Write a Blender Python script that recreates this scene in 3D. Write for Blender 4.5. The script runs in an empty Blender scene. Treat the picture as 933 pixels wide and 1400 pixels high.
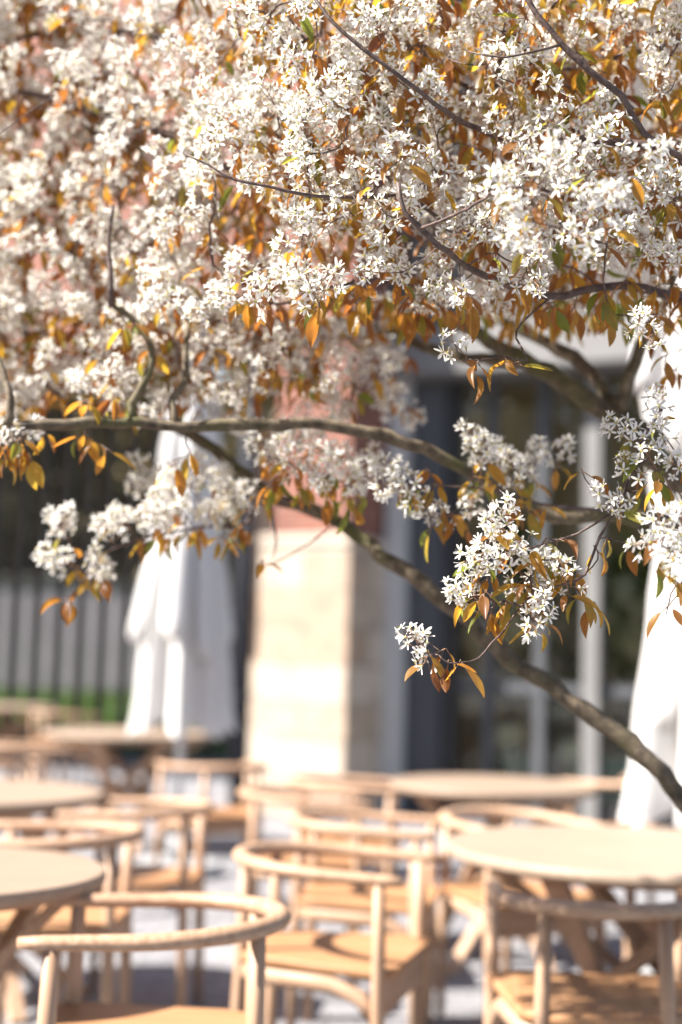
import bpy, math, random
import numpy as np
from mathutils import Vector, Matrix
random.seed(11); RNG = np.random.default_rng(11)
R = math.radians
SC = bpy.context.scene
COL = SC.collection

# ------------------------------------------------------------------ camera
F, CX, CY, EYE = 1944.0, 466.5, 700.0, 1.26
TILT, ROLL = math.atan(200.0 / F), 0.028
fw = Vector((0, math.cos(TILT), math.sin(TILT)))
r0 = Vector((1, 0, 0)); u0 = r0.cross(fw)
rt = r0 * math.cos(ROLL) + u0 * math.sin(ROLL)
up = u0 * math.cos(ROLL) - r0 * math.sin(ROLL)
CAM = Vector((0, 0, EYE))
def ray(px, py): return fw + rt * ((px - CX) / F) - up * ((py - CY) / F)
def P(px, py, d):                      # a place d metres in front of the viewpoint
    v = ray(px, py); return CAM + v * (d / v.y)
def to_px(p):
    v = p - CAM; z = v.dot(fw)
    return CX + F * v.dot(rt) / z, CY - F * v.dot(up) / z
cd = bpy.data.cameras.new('camera'); cam = bpy.data.objects.new('camera', cd); COL.objects.link(cam)
M3 = Matrix((rt, up, -fw)).transposed()
cam.matrix_world = Matrix.Translation(CAM) @ M3.to_4x4()
cd.sensor_fit = 'HORIZONTAL'; cd.sensor_width = 24.0; cd.lens = 50.0 * F / 1944.0 * (933 / 933.12)
cd.clip_start = 0.05; cd.clip_end = 2000
cd.dof.use_dof = True; cd.dof.focus_distance = 2.2; cd.dof.aperture_fstop = 1.4; cd.dof.aperture_blades = 9
SC.camera = cam

AZ, EL = 77, 45           # the sun: degrees from behind the viewer towards the left; height
sd = Vector((-math.sin(R(AZ)) * math.cos(R(EL)), -math.cos(R(AZ)) * math.cos(R(EL)), math.sin(R(EL))))

# ------------------------------------------------------------------ materials
def new_mat(name):
    m = bpy.data.materials.new(name); m.use_nodes = True
    nt = m.node_tree; b = nt.nodes['Principled BSDF']
    return m, nt, b
def N(nt, t, **k):
    n = nt.nodes.new(t)
    for a, v in k.items():
        if a in n.inputs: n.inputs[a].default_value = v
        else: setattr(n, a, v)
    return n
def ramp(nt, fac, stops):
    r = nt.nodes.new('ShaderNodeValToRGB'); e = r.color_ramp.elements
    while len(e) < len(stops): e.new(0.5)
    for i, (p, c) in enumerate(stops): e[i].position = p; e[i].color = (*c, 1)
    nt.links.new(fac, r.inputs[0]); return r
def coords(nt, scale=(1, 1, 1), kind='Object'):
    tc = nt.nodes.new('ShaderNodeTexCoord'); mp = nt.nodes.new('ShaderNodeMapping')
    mp.inputs['Scale'].default_value = scale
    nt.links.new(tc.outputs[kind], mp.inputs[0]); return mp.outputs[0]
def bump(nt, b, h, strength=.3, dist=.01):
    n = nt.nodes.new('ShaderNodeBump'); n.inputs['Strength'].default_value = strength; n.inputs['Distance'].default_value = dist
    nt.links.new(h, n.inputs['Height']); nt.links.new(n.outputs[0], b.inputs['Normal'])
def noisy(name, c1, c2, scale=20, rough=.6, stretch=(1, 1, 1), detail=4, bmp=0, metallic=0, spec=.4):
    m, nt, b = new_mat(name)
    n = N(nt, 'ShaderNodeTexNoise', Scale=scale, Detail=detail)
    nt.links.new(coords(nt, stretch), n.inputs['Vector'])
    r = ramp(nt, n.outputs[0], [(.3, c1), (.7, c2)])
    nt.links.new(r.outputs[0], b.inputs['Base Color'])
    b.inputs['Roughness'].default_value = rough; b.inputs['Metallic'].default_value = metallic
    b.inputs['Specular IOR Level'].default_value = spec
    if bmp: bump(nt, b, n.outputs[0], bmp)
    return m
def wood(name, c1, c2, c3, axis):
    m, nt, b = new_mat(name)
    st = {'x': (2, 38, 38), 'y': (38, 2, 38), 'z': (38, 38, 2)}[axis]
    v = coords(nt, st)
    n = N(nt, 'ShaderNodeTexNoise', Scale=1.6, Detail=6, Distortion=.6); nt.links.new(v, n.inputs['Vector'])
    oi = nt.nodes.new('ShaderNodeObjectInfo')
    ad = N(nt, 'ShaderNodeMath', operation='MULTIPLY_ADD'); ad.inputs[1].default_value = .18; nt.links.new(oi.outputs['Random'], ad.inputs[0]); nt.links.new(n.outputs[0], ad.inputs[2])
    r = ramp(nt, ad.outputs[0], [(.3, c1), (.55, c2), (.8, c3)])
    nt.links.new(r.outputs[0], b.inputs['Base Color'])
    b.inputs['Roughness'].default_value = .5; b.inputs['Specular IOR Level'].default_value = .35
    bump(nt, b, n.outputs[0], .12, .002)
    return m
MAT = {}
ASH = ((.29, .168, .102), (.385, .243, .158), (.465, .318, .218))
MAT['wood_x'] = wood('ash_wood_along_x', *ASH, 'x')
MAT['wood_y'] = wood('ash_wood_along_y', *ASH, 'y')
MAT['wood_z'] = wood('ash_wood_upright', *ASH, 'z')
MAT['seat'] = wood('oiled_seat_wood', (.27, .125, .055), (.33, .17, .08), (.4, .22, .115), 'y')
MAT['top'] = wood('table_top_wood', (.23, .162, .116), (.28, .207, .153), (.33, .253, .192), 'x')
MAT['cloth'] = noisy('white_parasol_cloth', (.66, .65, .64), (.72, .71, .71), 60, .9, bmp=.05)
def add_translucent(m, col, fac):
    nt = m.node_tree; b = nt.nodes['Principled BSDF']; o = nt.nodes['Material Output']
    t = nt.nodes.new('ShaderNodeBsdfTranslucent'); mx = nt.nodes.new('ShaderNodeMixShader'); mx.inputs[0].default_value = fac
    if isinstance(col, tuple): t.inputs[0].default_value = (*col, 1)
    else: nt.links.new(col, t.inputs[0])
    nt.links.new(b.outputs[0], mx.inputs[1]); nt.links.new(t.outputs[0], mx.inputs[2]); nt.links.new(mx.outputs[0], o.inputs[0])
add_translucent(MAT['cloth'], (.8, .78, .76), .2)
MAT['alu'] = noisy('grey_aluminium', (.5, .5, .52), (.56, .56, .58), 30, .4, metallic=.6)
MAT['base'] = noisy('concrete_base', (.32, .32, .33), (.4, .4, .4), 25, .8, bmp=.2)
MAT['frame_painted_sun'] = noisy('grey_frame_painted_sunlight', (.52, .51, .5), (.58, .57, .56), 12, .5)  # grey frame made paler: sunlight painted onto the strip the pillar shades
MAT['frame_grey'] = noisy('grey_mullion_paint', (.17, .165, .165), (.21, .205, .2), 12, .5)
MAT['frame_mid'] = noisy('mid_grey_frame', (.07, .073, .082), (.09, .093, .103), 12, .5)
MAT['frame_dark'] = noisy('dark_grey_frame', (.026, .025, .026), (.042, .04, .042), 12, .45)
MAT['iron'] = noisy('dark_iron', (.055, .048, .044), (.085, .075, .068), 15, .5)
MAT['pipe'] = noisy('black_blue_pipe', (.006, .008, .014), (.012, .014, .022), 15, .75)
def brick(name, c1, c2, mortar, w, h, ms, axis_scale=(1, 1, 1), bmp=.4, off=.5):
    m, nt, b = new_mat(name)
    tc = nt.nodes.new('ShaderNodeTexCoord'); sp = nt.nodes.new('ShaderNodeSeparateXYZ'); nt.links.new(tc.outputs['Object'], sp.inputs[0])
    a = N(nt, 'ShaderNodeMath', operation='ADD'); nt.links.new(sp.outputs[0], a.inputs[0]); nt.links.new(sp.outputs[1], a.inputs[1])
    cb = nt.nodes.new('ShaderNodeCombineXYZ'); nt.links.new(a.outputs[0], cb.inputs[0]); nt.links.new(sp.outputs[2], cb.inputs[1])
    t = nt.nodes.new('ShaderNodeTexBrick'); t.offset = off
    t.inputs['Color1'].default_value = (*c1, 1); t.inputs['Color2'].default_value = (*c2, 1); t.inputs['Mortar'].default_value = (*mortar, 1)
    t.inputs['Scale'].default_value = 1; t.inputs['Mortar Size'].default_value = ms; t.inputs['Brick Width'].default_value = w; t.inputs['Row Height'].default_value = h
    nt.links.new(cb.outputs[0], t.inputs['Vector'])
    n = N(nt, 'ShaderNodeTexNoise', Scale=5, Detail=6); nt.links.new(tc.outputs['Object'], n.inputs['Vector'])
    r = ramp(nt, n.outputs[0], [(.3, (.72, .72, .72)), (.7, (1.1, 1.08, 1.05))])
    mx = nt.nodes.new('ShaderNodeMix'); mx.data_type = 'RGBA'; mx.blend_type = 'MULTIPLY'; mx.inputs[0].default_value = 1
    nt.links.new(t.outputs[0], mx.inputs[6]); nt.links.new(r.outputs[0], mx.inputs[7]); nt.links.new(mx.outputs[2], b.inputs['Base Color'])
    b.inputs['Roughness'].default_value = .85
    inv = N(nt, 'ShaderNodeMath', operation='SUBTRACT'); inv.inputs[0].default_value = 1; nt.links.new(t.outputs['Fac'], inv.inputs[1])
    bump(nt, b, inv.outputs[0], bmp, .01)
    return m
MAT['brick'] = brick('red_brick', (.3, .095, .06), (.22, .065, .042), (.27, .2, .165), .23, .075, .01)
MAT['stone'] = brick('sandstone_courses', (.58, .5, .42), (.42, .31, .23), (.36, .28, .22), .8, .3, .012)
MAT['render'] = noisy('grey_render', (.09, .08, .075), (.13, .115, .105), 3, .9, bmp=.1)
MAT['lilac'] = noisy('pale_grey_lilac_wall', (.31, .28, .32), (.38, .34, .39), 2, .9)
MAT['room'] = noisy('olive_interior_wall', (.34, .27, .16), (.42, .34, .21), 2, .8)
MAT['roomfloor'] = noisy('interior_floor', (.16, .13, .11), (.22, .18, .15), 6, .4)
# paving: small grey setts
def paving():
    m, nt, b = new_mat('grey_stone_setts')
    v = coords(nt, (1, 1, 1))
    t = nt.nodes.new('ShaderNodeTexBrick'); nt.links.new(v, t.inputs['Vector'])
    t.inputs['Color1'].default_value = (.2, .2, .215, 1); t.inputs['Color2'].default_value = (.28, .275, .285, 1); t.inputs['Mortar'].default_value = (.13, .125, .125, 1)
    t.inputs['Scale'].default_value = 1; t.inputs['Brick Width'].default_value = .22; t.inputs['Row Height'].default_value = .11; t.inputs['Mortar Size'].default_value = .007
    n = N(nt, 'ShaderNodeTexNoise', Scale=3, Detail=8); nt.links.new(v, n.inputs['Vector'])
    r = ramp(nt, n.outputs[0], [(.3, (.75, .75, .77)), (.7, (1.1, 1.1, 1.1))])
    mx = nt.nodes.new('ShaderNodeMix'); mx.data_type = 'RGBA'; mx.blend_type = 'MULTIPLY'; mx.inputs[0].default_value = 1
    nt.links.new(t.outputs[0], mx.inputs[6]); nt.links.new(r.outputs[0], mx.inputs[7]); nt.links.new(mx.outputs[2], b.inputs['Base Color'])
    b.inputs['Roughness'].default_value = .7
    inv = N(nt, 'ShaderNodeMath', operation='SUBTRACT'); inv.inputs[0].default_value = 1; nt.links.new(t.outputs['Fac'], inv.inputs[1])
    bump(nt, b, inv.outputs[0], .5, .01); return m
MAT['paving'] = paving()
def glass():
    m, nt, b = new_mat('window_glass'); o = nt.nodes['Material Output']; nt.nodes.remove(b)
    tr = nt.nodes.new('ShaderNodeBsdfTransparent'); tr.inputs[0].default_value = (.93, .95, .92, 1)
    gl = nt.nodes.new('ShaderNodeBsdfGlossy'); gl.inputs['Roughness'].default_value = .02
    fr = nt.nodes.new('ShaderNodeFresnel'); fr.inputs[0].default_value = 1.5
    mx = nt.nodes.new('ShaderNodeMixShader'); nt.links.new(fr.outputs[0], mx.inputs[0]); nt.links.new(tr.outputs[0], mx.inputs[1]); nt.links.new(gl.outputs[0], mx.inputs[2])
    nt.links.new(mx.outputs[0], o.inputs[0]); return m
MAT['glass'] = glass()
def bark():
    m, nt, b = new_mat('grey_green_bark')
    v = coords(nt, (1, 1, 1))
    n = N(nt, 'ShaderNodeTexNoise', Scale=38, Detail=8, Roughness=.7); nt.links.new(v, n.inputs['Vector'])
    n2 = N(nt, 'ShaderNodeTexNoise', Scale=9, Detail=4); nt.links.new(v, n2.inputs['Vector'])
    r = ramp(nt, n.outputs[0], [(.32, (.03, .022, .015)), (.52, (.115, .086, .055)), (.75, (.28, .225, .155))])
    r2 = ramp(nt, n2.outputs[0], [(.48, (0, 0, 0)), (.68, (1, 1, 1))])
    mx = nt.nodes.new('ShaderNodeMix'); mx.data_type = 'RGBA'
    nt.links.new(r2.outputs[0], mx.inputs[0]); nt.links.new(r.outputs[0], mx.inputs[6]); mx.inputs[7].default_value = (.085, .08, .028, 1)
    nt.links.new(mx.outputs[2], b.inputs['Base Color']); b.inputs['Roughness'].default_value = .85
    bump(nt, b, n.outputs[0], .6, .004); return m
MAT['bark'] = bark()
MAT['twig'] = noisy('dark_red_brown_twig', (.045, .026, .022), (.13, .085, .07), 70, .55, bmp=.3)
MAT['stalk'] = noisy('reddish_flower_stalk', (.22, .1, .07), (.3, .2, .1), 90, .6)
def petal():
    m, nt, b = new_mat('white_petal')
    at = nt.nodes.new('ShaderNodeAttribute'); at.attribute_name = 'tint'
    r = ramp(nt, at.outputs['Fac'], [(0, (.86, .845, .815)), (.7, (.88, .865, .83)), (1, (.84, .775, .77))])
    nt.links.new(r.outputs[0], b.inputs['Base Color']); b.inputs['Roughness'].default_value = .55; b.inputs['Specular IOR Level'].default_value = .3
    add_translucent(m, r.outputs[0], .42); return m
MAT['petal'] = petal()
MAT['centre'] = noisy('yellow_green_flower_centre', (.42, .36, .08), (.6, .52, .16), 300, .7)
def leafm(name, stops, tstops, fac):
    m, nt, b = new_mat(name)
    at = nt.nodes.new('ShaderNodeAttribute'); at.attribute_name = 'tint'
    n = N(nt, 'ShaderNodeTexNoise', Scale=60, Detail=3); nt.links.new(coords(nt), n.inputs['Vector'])
    ad = N(nt, 'ShaderNodeMath', operation='MULTIPLY_ADD'); ad.inputs[1].default_value = .35; nt.links.new(n.outputs[0], ad.inputs[0]); nt.links.new(at.outputs['Fac'], ad.inputs[2])
    sb = N(nt, 'ShaderNodeMath', operation='SUBTRACT'); sb.inputs[1].default_value = .17; nt.links.new(ad.outputs[0], sb.inputs[0])
    r = ramp(nt, sb.outputs[0], stops); r2 = ramp(nt, sb.outputs[0], tstops)
    nt.links.new(r.outputs[0], b.inputs['Base Color']); b.inputs['Roughness'].default_value = .38; b.inputs['Specular IOR Level'].default_value = .5
    add_translucent(m, r2.outputs[0], fac); return m
MAT['leaf'] = leafm('bronze_leaf', [(0, (.1, .042, .024)), (.35, (.16, .078, .028)), (.6, (.23, .135, .03)), (.85, (.13, .115, .025)), (1, (.11, .125, .025))],
                    [(0, (.36, .11, .025)), (.35, (.62, .25, .03)), (.6, (.8, .46, .04)), (.85, (.42, .36, .05)), (1, (.3, .35, .05))], .5)
MAT['green'] = leafm('dark_green_leaf', [(0, (.14, .11, .05)), (1, (.28, .22, .1))], [(0, (.06, .05, .02)), (1, (.14, .13, .04))], .3)
MAT['plant'] = leafm('indoor_plant_leaf', [(0, (.05, .08, .02)), (1, (.14, .18, .05))], [(0, (.1, .16, .03)), (1, (.24, .3, .08))], .4)
MAT['grass'] = leafm('fresh_grass', [(0, (.07, .13, .025)), (1, (.11, .18, .04))], [(0, (.1, .18, .025)), (1, (.14, .24, .04))], .4)
MAT['soil'] = noisy('grassy_soil', (.05, .09, .02), (.08, .14, .03), 10, .9)
MAT['cream'] = noisy('cream_lamp_shade', (.74, .71, .54), (.8, .77, .6), 15, .8)
MAT['sage'] = noisy('pale_sage_enamel', (.38, .46, .4), (.44, .52, .46), 15, .5)
MAT['teal'] = noisy('teal_felt', (.12, .27, .22), (.16, .33, .27), 50, .9)
MAT['pot'] = noisy('grey_clay_pot', (.2, .19, .18), (.27, .26, .25), 20, .8)

# ------------------------------------------------------------------ mesh helpers
def link(name, me, parent=None, mats=()):
    for m in mats: me.materials.append(m)
    o = bpy.data.objects.new(name, me); COL.objects.link(o)
    if parent: o.parent = parent
    return o
def tag(o, label=None, cat=None, group=None, kind=None):
    if label: o['label'] = label
    if cat: o['category'] = cat
    if group: o['group'] = group
    if kind: o['kind'] = kind
    return o
def empty(name, loc=(0, 0, 0), rz=0.0):
    o = bpy.data.objects.new(name, None); COL.objects.link(o); o.location = loc; o.rotation_euler = (0, 0, rz); return o
def copy_tree(o, parent=None):
    c = o.copy(); COL.objects.link(c)
    if parent: c.parent = parent
    for ch in [x for x in COL.objects if x.parent == o]: copy_tree(ch, c)
    return c
class MB:
    def __init__(s): s.v = []; s.f = []; s.sm = []
    def box(s, x0, x1, y0, y1, z0, z1, M=None, b=0.0):
        # bevelled box: eight corners cut by b
        n = len(s.v); cs = []
        if b <= 0:
            pts = [(x, y, z) for x in (x0, x1) for y in (y0, y1) for z in (z0, z1)]
            fs = [(0, 1, 3, 2), (4, 6, 7, 5), (0, 4, 5, 1), (2, 3, 7, 6), (0, 2, 6, 4), (1, 5, 7, 3)]
        else:
            pts = []; idx = {}
            X, Y, Z = (x0, x1), (y0, y1), (z0, z1)
            for i in (0, 1):
                for j in (0, 1):
                    for k in (0, 1):
                        sx, sy, sz = (1 - 2 * i), (1 - 2 * j), (1 - 2 * k)
                        c = (X[i], Y[j], Z[k])
                        for a in range(3):
                            q = [c[0] + sx * b, c[1] + sy * b, c[2] + sz * b]; q[a] = c[a]
                            idx[(i, j, k, a)] = len(pts); pts.append(tuple(q))
            fs = []
            o = {0: (1, 2), 1: (0, 2), 2: (0, 1)}
            def key(a, va, p, vp, q, vq):
                t = [0, 0, 0]; t[a] = va; t[p] = vp; t[q] = vq; return tuple(t)
            for a in range(3):
                p, q = o[a]
                for va in (0, 1):
                    fs.append([idx[(*key(a, va, p, vp, q, vq), a)] for vp, vq in ((0, 0), (1, 0), (1, 1), (0, 1))])
            for a in range(3):      # edges along a
                p, q = o[a]
                for vp in (0, 1):
                    for vq in (0, 1):
                        k0, k1 = key(a, 0, p, vp, q, vq), key(a, 1, p, vp, q, vq)
                        fs.append([idx[(*k0, p)], idx[(*k1, p)], idx[(*k1, q)], idx[(*k0, q)]])
            for i in (0, 1):
                for j in (0, 1):
                    for k in (0, 1): fs.append([idx[(i, j, k, a)] for a in range(3)])
        for p in pts: s.v.append(tuple(M @ Vector(p)) if M else p)
        for f in fs: s.f.append([n + i for i in f]); s.sm.append(False)
        return s
    def tube(s, pts, rad, n=12, squash=None, caps=True, smooth=True):
        # rad: number or list; squash: vertical scale of the section
        pts = [Vector(p) for p in pts]; m = len(pts)
        rad = [rad] * m if not hasattr(rad, '__len__') else rad
        base = len(s.v); prev = None
        for i, p in enumerate(pts):
            t = (pts[min(i + 1, m - 1)] - pts[max(i - 1, 0)]).normalized()
            if prev is None:
                ref = Vector((0, 0, 1)) if abs(t.z) < .9 else Vector((1, 0, 0))
                a = t.cross(ref).normalized()
            else:
                a = (prev - t * prev.dot(t)).normalized()
            prev = a; b = a.cross(t).normalized()
            for k in range(n):
                w = 2 * math.pi * k / n
                q = a * (math.cos(w) * rad[i]) + b * (math.sin(w) * rad[i] * (squash or 1))
                s.v.append(tuple(p + q))
        for i in range(m - 1):
            for k in range(n):
                k2 = (k + 1) % n
                s.f.append([base + i * n + k, base + i * n + k2, base + (i + 1) * n + k2, base + (i + 1) * n + k]); s.sm.append(smooth)
        if caps:
            s.f.append([base + k for k in range(n)][::-1]); s.sm.append(False)
            s.f.append([base + (m - 1) * n + k for k in range(n)]); s.sm.append(False)
        return s
    def slab(s, outline, z0, z1, b=.006):
        # a board with softened edges
        c = Vector((sum(p[0] for p in outline) / len(outline), sum(p[1] for p in outline) / len(outline)))
        def ring(inset, z):
            o = []
            for x, y in outline:
                d = Vector((x, y)) - c; l = d.length
                q = c + d * max(0, (l - inset) / l); o.append((q.x, q.y, z))
            return o
        h = min(b, (z1 - z0) / 2)
        rs = [ring(b, z0), ring(b * .3, z0 + h * .3), ring(0, z0 + h), ring(0, z1 - h), ring(b * .3, z1 - h * .3), ring(b, z1)]
        base = len(s.v); n = len(outline)
        for r_ in rs: s.v += r_
        for i in range(len(rs) - 1):
            for k in range(n):
                k2 = (k + 1) % n
                s.f.append([base + i * n + k, base + i * n + k2, base + (i + 1) * n + k2, base + (i + 1) * n + k]); s.sm.append(True)
        s.f.append([base + k for k in range(n)][::-1]); s.sm.append(False)
        s.f.append([base + (len(rs) - 1) * n + k for k in range(n)]); s.sm.append(False)
        return s
    def lathe(s, prof, n=24, c=(0, 0)):
        base = len(s.v)
        for r_, z in prof:
            for k in range(n): s.v.append((c[0] + r_ * math.cos(2 * math.pi * k / n), c[1] + r_ * math.sin(2 * math.pi * k / n), z))
        for i in range(len(prof) - 1):
            for k in range(n):
                k2 = (k + 1) % n
                s.f.append([base + i * n + k, base + i * n + k2, base + (i + 1) * n + k2, base + (i + 1) * n + k]); s.sm.append(True)
        s.f.append([base + k for k in range(n)][::-1]); s.sm.append(False)
        s.f.append([base + (len(prof) - 1) * n + k for k in range(n)]); s.sm.append(False)
        return s
    def mesh(s, name):
        me = bpy.data.meshes.new(name); me.from_pydata(s.v, [], s.f)
        me.polygons.foreach_set('use_smooth', s.sm); me.update(); return me
    def build(s, name, mat, parent=None, loc=None):
        o = link(name, s.mesh(name), parent, [mat])
        if loc: o.location = loc
        return o
class QB:                                # big quad meshes (foliage), arrays
    def __init__(s): s.V = []; s.Fc = []; s.Mi = []; s.T = []; s.n = 0
    def add(s, v, f, mi, t):
        s.V.append(v); s.Fc.append(f + s.n); s.Mi.append(mi); s.T.append(t); s.n += len(v)
    def mesh(s, name, mats, smooth=True):
        v = np.concatenate(s.V).astype(np.float32); f = np.concatenate(s.Fc).astype(np.int32)
        mi = np.concatenate(s.Mi).astype(np.int32); t = np.concatenate(s.T).astype(np.float32)
        me = bpy.data.meshes.new(name); me.vertices.add(len(v)); me.vertices.foreach_set('co', v.ravel())
        me.loops.add(f.size); me.loops.foreach_set('vertex_index', f.ravel())
        me.polygons.add(len(f)); me.polygons.foreach_set('loop_start', np.arange(0, f.size, 4, dtype=np.int32))
        me.polygons.foreach_set('material_index', mi); me.polygons.foreach_set('use_smooth', np.full(len(f), smooth))
        a = me.attributes.new('tint', 'FLOAT', 'POINT'); a.data.foreach_set('value', t)
        for m in mats: me.materials.append(m)
        me.update(calc_edges=True); me.validate(); return me

# ------------------------------------------------------------------ ground
g = MB(); g.v = [(-400, -400, 0), (400, -400, 0), (400, 600, 0), (-400, 600, 0)]; g.f = [[0, 1, 2, 3]]; g.sm = [False]
tag(g.build('ground', MAT['paving']), 'grey stone sett paving of the terrace', kind='structure')

# ------------------------------------------------------------------ chairs
def make_chair():
    root = empty('armchair')
    HW, ZR = .24, .70
    pts = []
    for i in range(6): pts.append((-HW, .27 - i * .046, ZR - .004 * (5 - i) / 5))
    for i in range(1, 24):
        a = math.pi + math.pi * i / 24
        pts.append((HW * math.cos(a), .04 + .285 * math.sin(a), ZR + .012 * math.sin(math.pi * i / 24)))
    for i in range(6): pts.append((HW, .04 + i * .046, ZR - .004 * i / 5))
    m = len(pts)
    rad = [.0175 + .006 * math.sin(math.pi * i / (m - 1)) for i in range(m)]
    rad[0] *= .8; rad[-1] *= .8
    MB().tube(pts, rad, 14, .82).build('arm_rail', MAT['wood_x'], root)
    for sx in (-1, 1):
        MB().tube([(sx * .235, .21, 0), (sx * .237, .21, .3), (sx * .238, .208, .5), (sx * .239, .205, .69)], [.0145, .0185, .0185, .016], 12).build('leg', MAT['wood_z'], root)
        MB().tube([(sx * .145, -.205, 0), (sx * .145, -.2, .3), (sx * .14, -.195, .5), (sx * .135, -.195, .695)], [.0145, .0195, .0185, .016], 12).build('leg', MAT['wood_z'], root)
        # curved bracket between the front leg and the seat frame
        MB().tube([(sx * .234, .207, .33), (sx * .222, .16, .395), (sx * .215, .08, .422), (sx * .18, -.12, .422), (sx * .15, -.18, .422)], [.012, .017, .019, .019, .016], 10, 1.3).build('side_rail', MAT['wood_y'], root)
    MB().box(-.225, .225, .2, .22, .35, .447, b=.003).build('front_rail', MAT['wood_x'], root)
    MB().box(-.13, .13, -.207, -.19, .39, .447, b=.003).build('back_rail', MAT['wood_x'], root)
    out = []
    for x, y, r_ in ((.25, .25, .05), (-.25, .25, .05), (-.2, -.215, .11), (.2, -.215, .11)):
        cx, cy = x - math.copysign(r_, x), y - math.copysign(r_, y)
        a0 = {(1, 1): 0, (-1, 1): 90, (-1, -1): 180, (1, -1): 270}[(int(math.copysign(1, x)), int(math.copysign(1, y)))]
        for k in range(7): out.append((cx + r_ * math.cos(R(a0 + 15 * k)), cy + r_ * math.sin(R(a0 + 15 * k))))
    MB().slab(out, .449, .474, .007).build('seat', MAT['seat'], root)
    return root
def gx(px, d): return (px + 11 - CX) / F * d
CH = [  # x, y, facing (deg), label
 (-.365, 3.07, 94, 'pale wood armchair with orange seat nearest at the bottom, open end facing left'),
 (.62, 3.50, -4, 'pale wood armchair seen from behind, tucked against the large table by the tree stem'),
 (-.03, 4.00, -106, 'armchair seen from its side, deep seat rail showing, open end facing the large table'),
 (-.15, 5.80, -88, 'armchair standing directly in front of the sunlit stone pillar base'),
 (.08, 4.92, -100, 'armchair between the side-on deep-railed chair and the one before the stone pillar'),
 (-.62, 7.25, 24, 'armchair in front of the closed white parasol by the black downpipe'),
 (-.72, 5.2, 84, 'armchair whose rail ends just beyond the middle table cut off by the left edge'),
 (-.86, 4.40, 88, 'armchair between the two tables cut off by the left edge'),
 (.60, 5.10, -150, 'armchair on the far side of the large table, only its rounded rail end showing'),
 (1.24, 4.62, 112, 'armchair at the right end of the large table, its seat half under the top'),
 (-2.48, 12.6, -60, 'distant armchair against the bright grass strip, left of the parasol'),
 (-1.87, 8.30, -70, 'armchair left of the table under the closed parasol'),
 (-1.72, 7.05, 20, 'armchair half hidden behind the middle table cut off by the left edge'),
 (.02, 6.45, -94, 'armchair at the left of the small round table, beside the stone pillar foot'),
 (-3.3, 12.3, -70, 'farthest armchair, at the left edge by the table against the grass strip'),
 (1.42, 6.95, 40, 'armchair behind the small round table, beside the parasol crossed by the limb'),
]
proto = make_chair()
for i, (x, y, rz, lab) in enumerate(CH):
    c = proto if i == 0 else copy_tree(proto)
    c.location = (x + .0057 * y, y, 0); c.rotation_euler = (0, 0, R(rz))
    tag(c, lab, 'chair', 'pale wooden armchairs on the terrace')

# ------------------------------------------------------------------ tables
def make_table(rad):
    root = empty('round_table')
    o = [(rad * math.cos(2 * math.pi * k / 72), rad * math.sin(2 * math.pi * k / 72)) for k in range(72)]
    MB().slab(o, .708, .74, .009).build('tabletop', MAT['top'], root)
    n = 6
    for k in range(n):
        a = 2 * math.pi * k / n; b = a + R(150)
        p0 = Vector((rad * .93 * math.cos(a), rad * .93 * math.sin(a), 0)); p1 = Vector((rad * .84 * math.cos(b), rad * .84 * math.sin(b), .7))
        d = (p1 - p0).normalized(); sd = d.cross(Vector((0, 0, 1))).normalized(); th = sd.cross(d)
        Mx = Matrix((sd, d, th)).transposed().to_4x4(); Mx.translation = p0
        L = (p1 - p0).length
        MB().box(-.032, .032, 0, L, -.016, .016, Mx, .004).build('leg', MAT['wood_y'], root)
    MB().lathe([(.03, .3), (.075, .305), (.08, .32), (.08, .36), (.075, .375), (.03, .38)], 24).build('hub', MAT['wood_z'], root)
    o = [(rad * .88 * math.cos(2 * math.pi * k / 24), rad * .88 * math.sin(2 * math.pi * k / 24)) for k in range(24)]
    MB().slab(o, .692, .708, .004).build('under_ring', MAT['wood_x'], root)
    return root
TB = [
 ('large round pale wood table behind the chair seen from behind, by the tree stem', gx(868, 4.18), 4.18, .555, 20),
 ('smallest-looking round table, clear-topped, standing before the glazed facade', gx(671, 6.25), 6.25, .445, 0),
 ('round table beneath the closed parasol, its cloth hem overlapping the top', gx(178, 9.45), 9.45, .555, 43),
 ('round table cut by the left edge, second from the bottom', gx(-33, 5.3), 5.3, .485, 10),
 ('round table cut by the left edge, lowest in the photo with crossed legs', gx(-77, 3.43), 3.43, .405, 18),
 ('farthest round table, at the left edge against the grass strip', gx(-8, 13.2), 13.2, .555, 5),
]
tproto = make_table(.55)
for i, (lab, x, y, r_, rz) in enumerate(TB):
    t = tproto if i == 0 else copy_tree(tproto)
    t.location = (x, y, 0); t.rotation_euler = (0, 0, R(rz)); s_ = r_ / .55; t.scale = (s_, s_, 1)
    tag(t, lab, 'table', 'round wooden cafe tables')

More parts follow.
